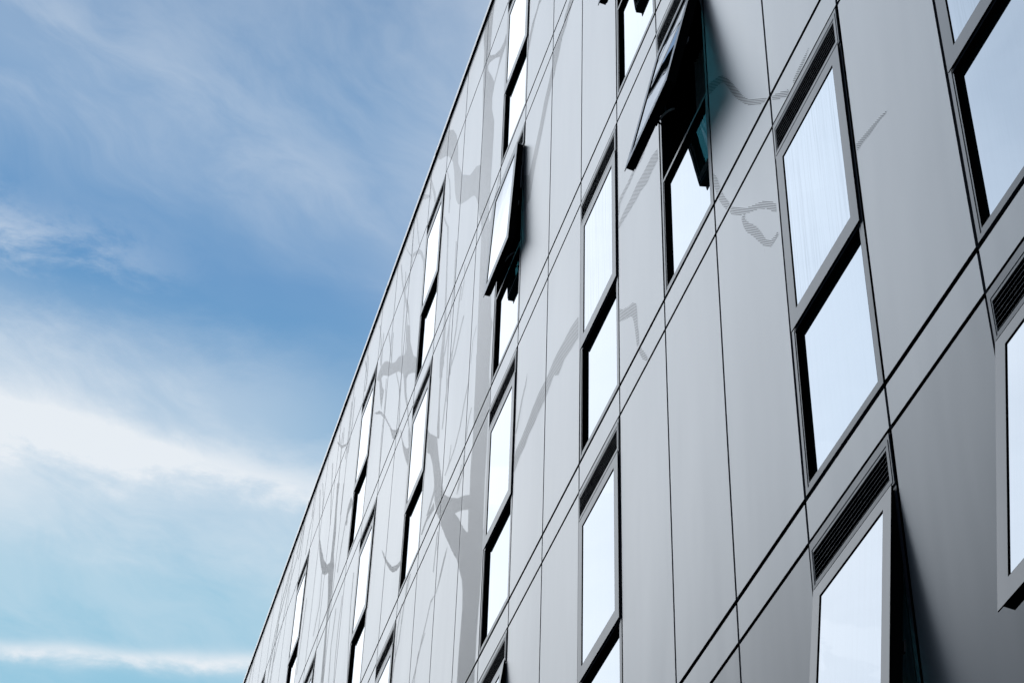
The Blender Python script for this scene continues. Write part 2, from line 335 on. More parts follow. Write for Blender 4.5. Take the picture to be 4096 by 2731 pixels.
MURAL = [
(0,[(-8.316,6.561),(-8.373,6.343),(-8.408,5.962),(-8.426,5.672),(-8.199,5.427),(-7.929,5.219),(-7.762,5.165),(-7.676,5.2),(-7.65,5.16),(-7.666,5.013),(-7.794,4.981),(-7.963,4.928),(-8.123,4.83),(-8.205,4.713),(-8.185,4.479),(-8.046,4.144),(-8.043,3.873),(-8.051,3.538),(-8.065,3.254),(-8.071,3.025),(-8.076,2.876),(-8.498,3.278),(-8.712,3.623),(-8.935,3.817),(-9.221,4.019),(-9.486,4.22),(-9.663,4.388),(-9.786,4.574),(-9.893,4.824),(-10.006,5.265),(-10.125,5.562),(-10.381,5.91),(-10.585,6.126),(-10.901,6.382),(-11.117,6.61),(-10.785,6.624),(-10.504,6.533),(-10.222,6.238),(-10.021,5.938),(-9.893,5.647),(-9.817,5.234),(-9.603,4.879),(-9.454,4.603),(-9.28,4.432),(-9.039,4.291),(-8.795,4.166),(-8.575,3.978),(-8.598,4.398),(-8.632,4.861),(-8.694,5.368),(-8.73,5.814),(-8.735,6.05),(-8.818,6.425),(-8.776,6.544),(-8.565,6.709)]),
(1,[(-8.407,5.526),(-8.158,5.319),(-7.923,5.086),(-8.007,4.976),(-8.142,4.894),(-8.257,5.106),(-8.469,5.448),(-8.495,5.555)]),
(0,[(-9.784,4.564),(-9.907,4.898),(-9.957,5.101),(-9.995,5.205),(-8.098,3.341),(-8.115,3.161),(-8.147,3.017),(-8.099,2.856),(-8.087,2.691),(-8.036,2.577),(-7.984,2.566),(-7.881,2.744),(-7.772,2.867),(-7.725,2.975),(-7.652,2.903),(-7.724,2.801),(-7.839,2.684),(-7.917,2.438),(-7.901,2.091),(-7.821,1.413),(-7.769,1.025),(-7.701,0.866),(-7.676,0.896),(-7.718,0.746),(-7.725,0.554),(-7.732,0.331),(-7.728,0.199),(-8.259,0.622),(-8.299,1.042),(-8.324,1.496),(-8.339,1.865),(-8.361,2.25),(-8.364,2.514),(-8.398,2.849),(-8.548,3.184),(-8.606,3.358),(-8.702,3.559),(-8.806,3.703),(-8.97,3.86),(-9.226,4.051),(-9.488,4.235),(-9.628,4.362)]),
(0,[(-8.312,0.964),(-7.757,0.511),(-7.753,0.312),(-7.688,0.068),(-7.667,-0.153),(-7.694,-0.287),(-7.686,-0.675),(-7.702,-1.035),(-7.694,-1.403),(-7.67,-1.864),(-7.687,-1.897),(-8.818,-1.154),(-8.911,-1.044),(-9.268,-0.627),(-9.555,-0.245),(-9.73,-0.045),(-9.868,0.214),(-9.98,0.593),(-10.091,0.844),(-10.267,1.12),(-10.432,1.262),(-10.501,1.633),(-10.311,1.436),(-9.959,1.128),(-9.83,0.791),(-9.659,0.448),(-9.5,0.12),(-9.421,-0.009),(-9.312,-0.113),(-9.052,-0.316),(-8.793,-0.505),(-8.522,-0.661),(-8.282,-0.822),(-8.307,-0.526),(-8.27,-0.164),(-8.288,0.248),(-8.291,0.578)]),
(1,[(-8.868,-0.63),(-8.596,-0.787),(-8.302,-0.979),(-8.273,-1.267),(-8.444,-1.107),(-8.594,-0.931),(-8.716,-0.787)]),
(0,[(-9.553,-0.28),(-8.853,-0.862),(-7.704,-1.665),(-7.667,-1.62),(-7.669,-1.965),(-7.686,-2.225),(-7.71,-2.436),(-7.736,-2.656),(-7.75,-2.968),(-7.744,-3.223),(-8.396,-2.853),(-8.389,-2.53),(-8.357,-2.28),(-8.338,-2.061),(-8.363,-1.865),(-8.414,-1.706),(-8.575,-1.46),(-8.673,-1.308),(-8.916,-1.045),(-9.179,-0.719)]),
(0,[(-9.954,1.107),(-9.995,1.296),(-9.997,1.565),(-10.032,2.049),(-10.037,2.428),(-9.913,2.325),(-9.853,2.09),(-9.943,1.978),(-9.939,1.61),(-9.842,1.024)]),
(0,[(-10.435,4.922),(-10.37,4.817),(-10.254,4.643),(-10.108,4.432),(-10.081,4.206),(-10.032,3.746),(-9.976,3.293),(-9.916,2.848),(-9.884,2.438),(-9.931,2.194),(-9.901,1.911),(-10.051,2.031),(-10.091,2.324),(-10.037,2.564),(-10.021,2.937),(-10.048,3.356),(-10.097,3.805),(-10.148,4.268),(-10.21,4.516),(-10.351,4.723),(-10.437,4.869)]),
(0,[(-10.29,5.427),(-10.21,5.148),(-10.175,4.72),(-10.121,4.669),(-10.155,5.095),(-10.234,5.372)]),
(0,[(-10.445,5.708),(-10.271,5.346),(-10.151,4.924),(-10.103,4.878),(-10.222,5.298),(-10.394,5.658)]),
(0,[(-9.652,3.77),(-9.632,3.388),(-9.625,2.987),(-9.694,2.756),(-9.774,2.441),(-9.901,2.226),(-9.852,2.186),(-9.725,2.401),(-9.645,2.714),(-9.576,2.944),(-9.582,3.344),(-9.601,3.724)]),
(0,[(-9.239,2.708),(-9.304,2.516),(-9.365,2.194),(-9.491,1.929),(-9.538,1.662),(-9.486,1.621),(-9.439,1.886),(-9.313,2.15),(-9.252,2.471),(-9.187,2.662)]),
(0,[(-9.018,2.086),(-9.162,1.986),(-9.346,1.811),(-9.49,1.764),(-9.443,1.727),(-9.3,1.773),(-9.116,1.948),(-8.973,2.047)]),
(0,[(-8.377,1.401),(-8.513,1.304),(-8.554,1.027),(-8.536,1.012),(-8.495,1.289),(-8.359,1.385)]),
(0,[(-9.112,2.922),(-9.104,2.628),(-9.195,2.46),(-9.169,2.438),(-9.079,2.605),(-9.086,2.899)]),
(0,[(-9.927,0.48),(-9.955,0.408),(-10.063,0.35),(-10.239,0.272),(-10.157,0.232),(-9.993,0.284),(-9.887,0.327)]),
(0,[(-9.896,0.217),(-10.12,0.24),(-10.339,0.224),(-10.451,0.175),(-10.39,0.135),(-10.215,0.173),(-10.013,0.134),(-9.853,0.097)]),
(0,[(-9.474,1.966),(-9.58,1.943),(-9.599,1.703),(-9.666,1.487),(-9.745,1.073),(-9.699,1.038),(-9.619,1.45),(-9.552,1.666),(-9.533,1.904),(-9.427,1.928)]),
(0,[(-8.599,0.856),(-8.766,0.65),(-8.884,0.457),(-9.064,0.328),(-9.337,0.264),(-9.465,0.25),(-9.425,0.222),(-9.298,0.236),(-9.026,0.3),(-8.846,0.429),(-8.729,0.621),(-8.562,0.826)]),
(0,[(-8.414,0.345),(-8.521,0.248),(-8.589,0.073),(-8.558,0.05),(-8.489,0.224),(-8.383,0.321)]),
(0,[(-9.245,0.495),(-9.287,0.311),(-9.406,0.249),(-9.381,0.231),(-9.263,0.293),(-9.221,0.477)]),
(0,[(-8.638,-0.082),(-8.65,-0.295),(-8.827,-0.403),(-8.791,-0.429),(-8.614,-0.32),(-8.602,-0.109)]),
(0,[(-8.721,-0.149),(-8.784,-0.293),(-8.844,-0.422),(-8.817,-0.441),(-8.757,-0.312),(-8.694,-0.168)]),
(0,[(-9.547,-0.33),(-9.569,-0.473),(-9.595,-0.593),(-9.57,-0.609),(-9.544,-0.489),(-9.523,-0.346)]),
(0,[(-9.636,-0.334),(-9.687,-0.583),(-9.722,-0.777),(-9.683,-0.803),(-9.648,-0.609),(-9.597,-0.36)]),
(0,[(-9.1,-0.863),(-9.22,-0.891),(-9.351,-0.986),(-9.453,-1.101),(-9.545,-1.148),(-9.736,-1.104),(-9.754,-1.138),(-9.621,-1.153),(-9.502,-1.161),(-9.398,-1.122),(-9.289,-1.042),(-9.162,-0.929)]),
(0,[(-9.749,-1.111),(-9.897,-1.26),(-10.054,-1.374),(-10.198,-1.541),(-10.374,-1.686),(-10.339,-1.706),(-10.163,-1.561),(-10.019,-1.395),(-9.862,-1.281),(-9.715,-1.132)]),
(0,[(-10.893,-0.039),(-11.111,-0.309),(-11.235,-0.699),(-11.4,-0.839),(-11.448,-1.075),(-11.408,-1.098),(-11.36,-0.863),(-11.196,-0.723),(-11.071,-0.334),(-10.854,-0.064)]),
(0,[(-14.257,5.338),(-14.153,5.382),(-13.998,5.384),(-13.721,5.24),(-13.523,5.091),(-13.208,4.792),(-12.929,4.589),(-12.685,4.489),(-12.329,4.221),(-12.2,4.18),(-12.208,4.411),(-12.239,4.654),(-12.114,4.549),(-11.984,4.161),(-11.726,3.74),(-11.445,3.459),(-11.426,3.208),(-11.712,3.432),(-11.953,3.593),(-12.035,3.595),(-11.981,3.348),(-11.758,2.914),(-11.623,2.556),(-11.674,2.557),(-11.833,2.953),(-12.086,3.39),(-12.193,3.68),(-12.29,3.882),(-12.637,4.198),(-12.905,4.384),(-13.317,4.662),(-13.772,5.039),(-13.899,5.077),(-13.759,4.832),(-13.59,4.632),(-13.627,4.463),(-13.666,4.351),(-13.807,4.603),(-13.925,4.873),(-14.035,5.14)]),
(0,[(-12.76,5.675),(-12.533,5.295),(-12.32,4.956),(-12.154,4.596),(-12.12,4.545),(-12.279,5.009),(-12.573,5.444),(-12.726,5.738)]),
(0,[(-12.412,5.034),(-12.239,4.601),(-12.208,4.359),(-12.254,4.658),(-12.093,4.523),(-11.988,4.178),(-11.792,3.817),(-12.093,4.063),(-12.252,4.396)]),
(0,[(-13.195,6.579),(-12.978,6.075),(-12.755,5.648),(-12.538,5.277),(-12.353,4.962),(-12.273,4.893),(-12.456,5.206),(-12.671,5.575),(-12.891,5.999),(-13.106,6.499)]),
(0,[(-12.364,5.975),(-12.436,5.76),(-12.562,5.64),(-12.76,5.675),(-12.683,5.608),(-12.487,5.574),(-12.361,5.694),(-12.289,5.907)]),
(0,[(-12.948,6.732),(-12.731,6.426),(-12.409,6.039),(-12.154,5.878),(-11.898,5.696),(-11.66,5.43),(-11.489,5.14),(-11.421,4.859),(-11.481,4.911),(-11.561,5.16),(-11.776,5.485),(-12.045,5.729),(-12.346,5.936),(-12.504,6.125),(-12.742,6.412)]),
(0,[(-12.285,6.639),(-12.149,6.273),(-12.006,5.93),(-11.887,5.705),(-11.83,5.653),(-11.948,5.876),(-12.09,6.218),(-12.224,6.583)]),
(0,[(-12.436,6.564),(-12.431,6.319),(-12.379,6.012),(-12.327,5.965),(-12.377,6.27),(-12.383,6.514)]),
(0,[(-12.762,6.05),(-12.657,5.402),(-12.6,4.683),(-12.434,3.972),(-12.479,4.008),(-12.422,3.962),(-12.377,3.926),(-12.54,4.634),(-12.596,5.35),(-12.701,5.995)]),
(0,[(-11.854,6.665),(-11.401,6.21),(-11.393,6.174),(-11.82,6.524),(-11.962,6.672)]),
(0,[(-11.501,6.54),(-11.449,6.251),(-11.386,6.19),(-11.438,6.478)]),
(0,[(-11.505,6.664),(-11.338,6.381),(-11.119,6.003),(-10.989,5.717),(-11.102,5.779),(-11.216,6.051),(-11.411,6.405)]),
(0,[(-11.503,6.618),(-11.403,6.122),(-11.347,6.069),(-11.446,6.563)]),
(0,[(-14.204,4.709),(-14.006,4.579),(-13.763,4.419),(-13.331,3.998),(-12.997,3.617),(-12.729,3.316),(-12.459,3.105),(-12.249,3.01),(-12.247,2.909),(-12.434,2.95),(-12.627,3.089),(-12.926,3.501),(-13.31,3.928),(-13.686,4.297),(-13.986,4.52)]),
(0,[(-12.821,4.328),(-12.531,3.864),(-12.386,3.501),(-12.307,3.034),(-12.245,2.987),(-12.323,3.452),(-12.467,3.813),(-12.754,4.274)]),
(0,[(-12.176,2.895),(-12.018,2.62),(-11.861,2.339),(-11.65,2.042),(-11.433,1.776),(-11.405,1.975),(-11.448,2.233),(-11.607,2.544),(-11.639,2.472),(-11.532,2.144),(-11.646,2.215),(-11.826,2.399),(-11.971,2.595),(-12.084,2.806)]),
(0,[(-13.67,5.716),(-13.453,5.307),(-13.247,4.824),(-13.17,4.761),(-13.373,5.241),(-13.587,5.648)]),
(0,[(-13.311,5.417),(-13.284,5.077),(-13.252,4.85),(-13.182,4.793),(-13.213,5.019),(-13.239,5.357)]),
(0,[(-12.358,4.754),(-12.311,4.453),(-12.282,4.172),(-12.226,4.126),(-12.254,4.406),(-12.3,4.705)]),
(0,[(-14.478,6.536),(-14.24,6.049),(-14.078,5.448),(-14.002,5.387),(-14.162,5.984),(-14.398,6.469)]),
(0,[(-14.078,6.056),(-14.042,5.697),(-14.027,5.407),(-13.968,5.36),(-13.983,5.649),(-14.018,6.007)]),
(0,[(-15.486,6.681),(-15.188,6.197),(-15.164,6.01),(-15.256,5.916),(-15.173,5.851),(-15.081,5.945),(-15.105,6.131),(-15.4,6.611)]),
(0,[(-15.228,6.57),(-15.132,6.105),(-15.068,6.053),(-15.162,6.516)]),
(0,[(-17.408,6.62),(-17.027,6.263),(-16.823,6.099),(-16.452,5.849),(-16.235,5.747),(-16.432,5.798),(-16.788,6.013),(-17.024,6.212),(-17.337,6.517)]),
(0,[(-16.933,6.132),(-16.865,5.744),(-16.818,5.238),(-16.68,4.526),(-16.591,4.466),(-16.726,5.173),(-16.772,5.677),(-16.839,6.063)]),
(0,[(-16.963,6.449),(-16.939,6.21),(-16.866,6.155),(-16.889,6.393)]),
(0,[(-17.282,6.638),(-17.057,6.272),(-16.983,6.218),(-17.206,6.582)]),
(0,[(-16.857,6.468),(-16.777,6.09),(-16.715,6.044),(-16.794,6.42)]),
(0,[(-16.363,6.585),(-16.347,6.083),(-16.39,5.518),(-16.32,5.467),(-16.277,6.03),(-16.292,6.53)]),
(0,[(-16.101,6.48),(-16.088,5.984),(-16.208,5.502),(-16.139,5.452),(-16.019,5.931),(-16.031,6.425)]),
(0,[(-17.66,6.369),(-17.462,5.692),(-17.203,4.882),(-17.131,4.832),(-17.387,5.639),(-17.582,6.313)]),
(0,[(-15.462,4.194),(-15.653,4.151),(-15.73,4.03),(-15.707,3.866),(-15.593,3.788),(-15.561,4.022),(-15.348,4.049)]),
(0,[(-13.522,4.777),(-13.457,4.331),(-13.48,3.708),(-13.407,3.036),(-13.355,2.998),(-13.426,3.668),(-13.402,4.288),(-13.466,4.733)]),
(0,[(-12.418,3.985),(-12.384,3.499),(-12.342,3.467),(-12.376,3.95)]),
(0,[(-9.723,2.539),(-9.713,2.062),(-9.64,1.371),(-9.598,1.339),(-9.67,2.027),(-9.68,2.503)]),
(0,[(-9.988,2.723),(-9.975,2.52),(-9.943,2.23),(-9.905,2.199),(-9.936,2.488),(-9.948,2.69)]),
(0,[(-18.232,5.368),(-18.061,5.206),(-17.774,4.828),(-17.418,4.41),(-17.041,4.075),(-16.782,3.95),(-16.701,4.03),(-16.74,4.367),(-16.82,4.807),(-16.874,5.191),(-16.937,5.47),(-16.808,5.379),(-16.704,4.956),(-16.52,4.264),(-16.506,3.901),(-16.367,3.637),(-16.349,3.453),(-16.292,3.12),(-16.32,2.928),(-16.415,2.696),(-16.307,2.224),(-16.235,1.65),(-16.461,1.779),(-16.515,2.347),(-16.556,2.782),(-16.621,3.242),(-16.86,3.825),(-17.117,3.943),(-17.416,4.161),(-17.673,4.463),(-17.944,4.847)]),
(0,[(-18.738,6.624),(-18.527,6.102),(-18.253,5.382),(-18.183,5.335),(-18.455,6.053),(-18.664,6.572)]),
(0,[(-18.523,6.598),(-18.251,6.108),(-18.167,5.708),(-18.106,5.666),(-18.19,6.065),(-18.459,6.553)]),
(0,[(-12.751,1.524),(-12.499,1.257),(-12.213,0.971),(-11.951,0.738),(-11.689,0.594),(-11.433,0.497),(-11.442,0.443),(-11.661,0.499),(-11.882,0.616),(-12.108,0.797),(-12.353,1.044),(-12.555,1.266)]),
(0,[(-15.307,4.027),(-15.475,4.035),(-15.689,4.052),(-15.732,3.951),(-15.648,3.947),(-15.485,3.955),(-15.284,3.925)]),
(0,[(-15.761,3.97),(-15.924,3.648),(-16.029,3.29),(-15.972,3.253),(-15.867,3.61),(-15.704,3.931)]),
(0,[(-16.754,5.341),(-16.797,4.906),(-16.756,3.978),(-16.688,3.933),(-16.727,4.857),(-16.684,5.291)]),
(0,[(-16.313,5.027),(-16.294,4.446),(-16.235,4.405),(-16.253,4.984)]),
(0,[(-14.641,2.394),(-14.625,1.894),(-14.502,1.248),(-14.329,0.565),(-14.282,0.539),(-14.453,1.219),(-14.575,1.863),(-14.59,2.362)]),
(0,[(-15.372,2.499),(-15.453,2.11),(-15.447,1.618),(-15.37,1.158),(-15.325,1.132),(-15.401,1.591),(-15.406,2.081),(-15.325,2.47)]),
(0,[(-15.811,2.571),(-15.908,2.027),(-15.799,1.402),(-15.745,1.371),(-15.853,1.994),(-15.756,2.536)]),
(0,[(-11.228,-0.22),(-11.367,-0.46),(-11.369,-0.857),(-11.334,-0.878),(-11.332,-0.481),(-11.193,-0.242)]),
(0,[(-10.974,0.03),(-11.078,-0.233),(-11.181,-0.492),(-11.146,-0.514),(-11.043,-0.255),(-10.939,0.007)]),
(0,[(-9.909,-1.372),(-10.191,-1.471),(-10.282,-1.738),(-10.255,-1.754),(-10.164,-1.487),(-9.882,-1.388)]),
(0,[(-21.04,6.883),(-21.456,6.401),(-22.005,6.153),(-22.486,5.377),(-22.396,5.326),(-21.917,6.099),(-21.369,6.346),(-20.955,6.827)]),
(0,[(-20.529,6.547),(-21.169,6.296),(-21.43,5.751),(-21.993,5.34),(-21.917,5.296),(-21.356,5.706),(-21.095,6.249),(-20.457,6.5)]),
(0,[(-21.345,6.718),(-21.941,6.447),(-22.45,5.911),(-22.51,5.222),(-22.42,5.171),(-22.36,5.857),(-21.852,6.392),(-21.259,6.662)]),
(0,[(-21.96,6.074),(-22.045,5.62),(-22.153,5.019),(-22.066,4.969),(-21.957,5.568),(-21.872,6.02)]),
(0,[(-20.089,6.844),(-20.26,6.651),(-20.372,6.342),(-20.291,6.289),(-20.179,6.597),(-20.008,6.79)]),
(0,[(-19.147,6.531),(-19.436,6.275),(-19.57,5.916),(-19.503,5.872),(-19.369,6.23),(-19.081,6.486)]),
(0,[(-19.678,7.419),(-20.06,7.11),(-20.359,6.846),(-20.7,6.66),(-20.618,6.605),(-20.278,6.791),(-19.98,7.055),(-19.598,7.363)]),
(0,[(-19.201,7.08),(-19.346,6.516),(-19.279,6.47),(-19.134,7.032)]),
(0,[(-24.9,7.447),(-25.184,7.065),(-25.381,6.857),(-25.274,6.796),(-25.077,7.003),(-24.794,7.384)]),
(0,[(-18.827,4.625),(-18.9,3.983),(-18.972,3.357),(-18.911,3.322),(-18.839,3.946),(-18.765,4.586)]),
(0,[(-17.497,4.236),(-17.397,3.619),(-17.682,3.252),(-17.626,3.218),(-17.342,3.585),(-17.441,4.2)]),
(0,[(-5.185,2.88),(-5.349,2.824),(-5.38,2.745),(-5.515,2.766),(-5.62,2.753),(-5.69,2.699),(-5.732,2.689),(-5.75,2.54),(-5.846,2.422),(-6.002,2.294),(-6.14,2.093),(-6.282,1.95),(-6.443,1.773),(-6.568,1.683),(-6.645,1.556),(-6.659,1.455),(-6.607,1.372),(-6.545,1.417),(-6.498,1.372),(-6.418,1.351),(-6.337,1.528),(-6.242,1.697),(-6.122,1.823),(-5.984,2.003),(-5.865,2.149),(-5.745,2.276),(-5.662,2.315),(-5.616,2.393),(-5.522,2.456),(-5.424,2.588),(-5.301,2.616),(-5.18,2.684),(-5.059,2.731)]),
(0,[(-6.303,4.195),(-6.393,4.133),(-6.555,4.093),(-6.656,3.98),(-6.684,3.809),(-6.64,3.79),(-6.543,3.935),(-6.433,4.034),(-6.297,4.104),(-6.202,4.076)]),
(0,[(-4.821,-1.492),(-4.823,-1.709),(-4.98,-1.684),(-5.189,-1.635),(-5.31,-1.659),(-5.363,-1.668),(-5.664,-1.428),(-5.519,-1.395),(-5.375,-1.402),(-5.196,-1.424),(-5.056,-1.431),(-4.9,-1.467)]),
(0,[(-5.357,-1.405),(-5.519,-1.397),(-5.701,-1.425),(-5.925,-1.407),(-6.114,-1.428),(-6.302,-1.478),(-6.457,-1.501),(-6.634,-1.509),(-6.679,-1.588),(-6.665,-1.722),(-6.594,-1.718),(-6.48,-1.678),(-6.343,-1.682),(-6.212,-1.643),(-6.059,-1.649),(-5.911,-1.625),(-5.725,-1.632),(-5.635,-1.607),(-5.511,-1.569),(-5.296,-1.592),(-5.078,-1.634)]),
(0,[(-6.655,1.924),(-6.669,1.831),(-6.67,1.585),(-6.653,1.395),(-6.567,1.417),(-6.464,1.492),(-6.341,1.581),(-6.321,1.596)]),
(0,[(-6.314,-0.864),(-6.386,-0.96),(-6.479,-1.031),(-6.55,-1.134),(-6.621,-1.238),(-6.662,-1.305),(-6.625,-1.319),(-6.577,-1.27),(-6.514,-1.176),(-6.448,-1.07),(-6.359,-0.995)]),
(0,[(-2.914,-1.481),(-2.904,-1.6),(-3.044,-1.593),(-3.152,-1.604),(-3.293,-1.55),(-3.403,-1.545),(-3.587,-1.504),(-3.7,-1.482),(-3.814,-1.46),(-3.79,-1.407),(-3.66,-1.402),(-3.509,-1.41),(-3.36,-1.402),(-3.215,-1.426),(-3.035,-1.435)]),
(0,[(-3.085,-1.237),(-3.157,-1.227),(-3.25,-1.254),(-3.416,-1.227),(-3.529,-1.237),(-3.681,-1.228),(-3.766,-1.241),(-3.804,-1.351),(-3.827,-1.33),(-3.824,-1.212),(-3.768,-1.161),(-3.584,-1.183),(-3.455,-1.172),(-3.321,-1.184),(-3.203,-1.182)]),
(0,[(-1.89,-1.893),(-1.877,-1.89),(-1.809,-1.932),(-1.708,-2.003),(-1.639,-2.072),(-1.574,-2.165),(-1.531,-2.238),(-1.479,-2.329),(-1.429,-2.423),(-1.384,-2.508),(-1.353,-2.568),(-1.302,-2.645),(-1.266,-2.696),(-1.134,-2.831),(-1.002,-2.964),(-1.034,-2.965),(-1.09,-2.925),(-1.268,-2.749),(-1.324,-2.679),(-1.356,-2.63),(-1.407,-2.556),(-1.458,-2.476),(-1.495,-2.412),(-1.541,-2.323),(-1.573,-2.253),(-1.625,-2.156),(-1.684,-2.099),(-1.728,-2.07),(-1.785,-2.044),(-1.86,-2.008),(-1.894,-1.99)]),
(0,[(-0.937,-3.019),(-0.846,-3.088),(-0.704,-3.208),(-0.692,-3.238),(-0.735,-3.242),(-0.92,-3.075)]),
(0,[(-0.324,-3.179),(-0.393,-3.197),(-0.458,-3.229),(-0.52,-3.238),(-0.625,-3.246),(-0.628,-3.21),(-0.546,-3.196),(-0.473,-3.192),(-0.421,-3.194),(-0.351,-3.183)]),
(0,[(0.38,-4.523),(0.349,-4.527),(0.296,-4.505),(0.268,-4.502),(0.22,-4.494),(0.182,-4.49),(0.144,-4.481),(0.088,-4.465),(0.058,-4.465),(0.021,-4.458),(0.02,-4.406),(0.075,-4.424),(0.123,-4.436),(0.179,-4.452),(0.234,-4.468),(0.307,-4.491)]),
(0,[(-1.902,-2.733),(-1.861,-2.785),(-1.829,-2.853),(-1.811,-2.916),(-1.796,-2.961),(-1.826,-2.962),(-1.862,-2.963),(-1.872,-2.918),(-1.903,-2.832)]),
(0,[(-1.773,-3.018),(-1.742,-3.09),(-1.694,-3.176),(-1.663,-3.227),(-1.677,-3.234),(-1.721,-3.226),(-1.769,-3.153),(-1.839,-3.025),(-1.798,-3.019)]),
(0,[(-1.63,-3.286),(-1.447,-3.473),(-1.381,-3.532),(-1.323,-3.574),(-1.233,-3.637),(-1.169,-3.684),(-1.055,-3.796),(-0.999,-3.866),(-1.002,-3.937),(-1.066,-3.862),(-1.131,-3.782),(-1.208,-3.707),(-1.272,-3.657),(-1.379,-3.58),(-1.441,-3.532),(-1.448,-3.565),(-1.413,-3.626),(-1.312,-3.749),(-1.254,-3.837),(-1.213,-3.917),(-1.179,-3.979),(-1.136,-4.034),(-1.097,-4.061),(-1.041,-4.08),(-1.007,-4.077),(-1.003,-4.114),(-1.063,-4.11),(-1.113,-4.104),(-1.21,-4.009),(-1.275,-3.915),(-1.325,-3.837),(-1.363,-3.784),(-1.439,-3.684),(-1.475,-3.607),(-1.495,-3.54),(-1.494,-3.512),(-1.463,-3.521),(-1.643,-3.347),(-1.672,-3.301)]),
(0,[(-3.818,-2.263),(-3.712,-2.362),(-3.662,-2.391),(-3.613,-2.424),(-3.563,-2.447),(-3.509,-2.472),(-3.438,-2.543),(-3.425,-2.599),(-3.419,-2.676),(-3.417,-2.749),(-3.393,-2.861),(-3.387,-2.952),(-3.431,-2.955),(-3.451,-2.854),(-3.466,-2.766),(-3.492,-2.669),(-3.519,-2.6),(-3.562,-2.559),(-3.646,-2.506),(-3.715,-2.464),(-3.821,-2.393)]),
(0,[(-3.361,-3.018),(-3.303,-3.092),(-3.247,-3.176),(-3.22,-3.23),(-3.249,-3.231),(-3.321,-3.157),(-3.4,-3.025)]),
]
# ------------------------------------------------------------------ layout of the facade
# vertical joints are at X = -k*W ; storeys by the height of the window sill joint
K0, K1 = -6, 34
STOREYS = {            # sill height : module numbers that hold a window (right edge of window at -k*W)
    3.0: [3, 7, 11, 15, 20, 24],
    0.0: [3, 7, 11, 14, 18, 22],
    -3.0: [2, 4, 7, 12, 16],
    -6.0: [-2, 0, 4, 7, 11],
    -9.0: [-2, 0, 3, 7],
}
OPEN = {(-3.0, 2): 11.5, (0.0, 7): 2.55, (0.0, 3): 6.6, (-9.0, 0): 6.6, (-9.0, -2): 8.0, (-6.0, 7): 7.0}
CURTAINS = set()
STREAKED = {(-6.0, 0), (-3.0, 4), (-6.0, -2)}
GND = -13.4
HW = PITCH - SP                  # window / tall panel height
G = 0.0115                       # half joint width
def roof_z(X): return 6.63 + (-8.4 - X) * 0.034

building = bpy.data.objects.new('apartment_building', None); COL.objects.link(building)
building.location = (-12, 0, GND)
building['label'] = 'pale grey panel clad apartment block with tall narrow windows and a printed tree mural'
building['category'] = 'building'
BO = Vector(building.location)
def place(o): o.location = Vector(o.location) - BO if o.parent == building else o.location

# ---- mural: stripes at 45 degrees, cut to each panel
def crossings(poly, c):
    # parameter positions t along the line X+Z = c (t = X-Z) where it crosses the polygon
    out = []
    n = len(poly)
    for i in range(n):
        x0, z0 = poly[i]; x1, z1 = poly[(i+1) % n]
        s0, s1 = x0+z0-c, x1+z1-c
        if (s0 < 0) != (s1 < 0):
            f = s0/(s0-s1); out.append((x0+f*(x1-x0)) - (z0+f*(z1-z0)))
    out.sort()
    return [(out[i], out[i+1]) for i in range(0, len(out)-1, 2)]
PS = 0.0101*math.sqrt(2)          # stripe spacing measured in X+Z
HS = PS*0.21                      # half stripe
lines = {}
for hole, poly in MURAL:
    lo = min(a+b_ for a, b_ in poly); hi = max(a+b_ for a, b_ in poly)
    for i in range(math.floor(lo/PS), math.ceil(hi/PS)+1):
        iv = crossings(poly, i*PS)
        if iv: lines.setdefault(i, ([], []))[hole].extend(iv)
LINES = {}
for i, (pos, neg) in lines.items():
    pos.sort(); mg = []
    for a, b_ in pos:
        if mg and a <= mg[-1][1]: mg[-1][1] = max(mg[-1][1], b_)
        else: mg.append([a, b_])
    for h0, h1 in neg:
        nx = []
        for a, b_ in mg:
            if h1 <= a or h0 >= b_: nx.append([a, b_]); continue
            if h0 > a: nx.append([a, h0])
            if h1 < b_: nx.append([h1, b_])
        mg = nx
    LINES[i] = mg
def stripes(mb, x0, x1, z0, z1, top=None):
    m = .008
    x0 += m; x1 -= m; z0 += m; z1 -= m
    for i in range(math.ceil((x0+z0)/PS), math.floor((x1+z1)/PS)+1):
        if i not in LINES: continue
        c = i*PS
        # X = (c+t)/2 , Z = (c-t)/2
        ta = max(2*x0-c, c-2*z1); tb = min(2*x1-c, c-2*z0)
        for a, b_ in LINES[i]:
            a, b_ = max(a, ta), min(b_, tb)
            if b_-a < .012: continue
            pts = [((c-HS+a)/2, (c-HS-a)/2), ((c-HS+b_)/2, (c-HS-b_)/2), ((c+HS+b_)/2, (c+HS-b_)/2), ((c+HS+a)/2, (c+HS-a)/2)]
            mb.quad([(X, -.0015, Z) for X, Z in pts], MAT['ink'])

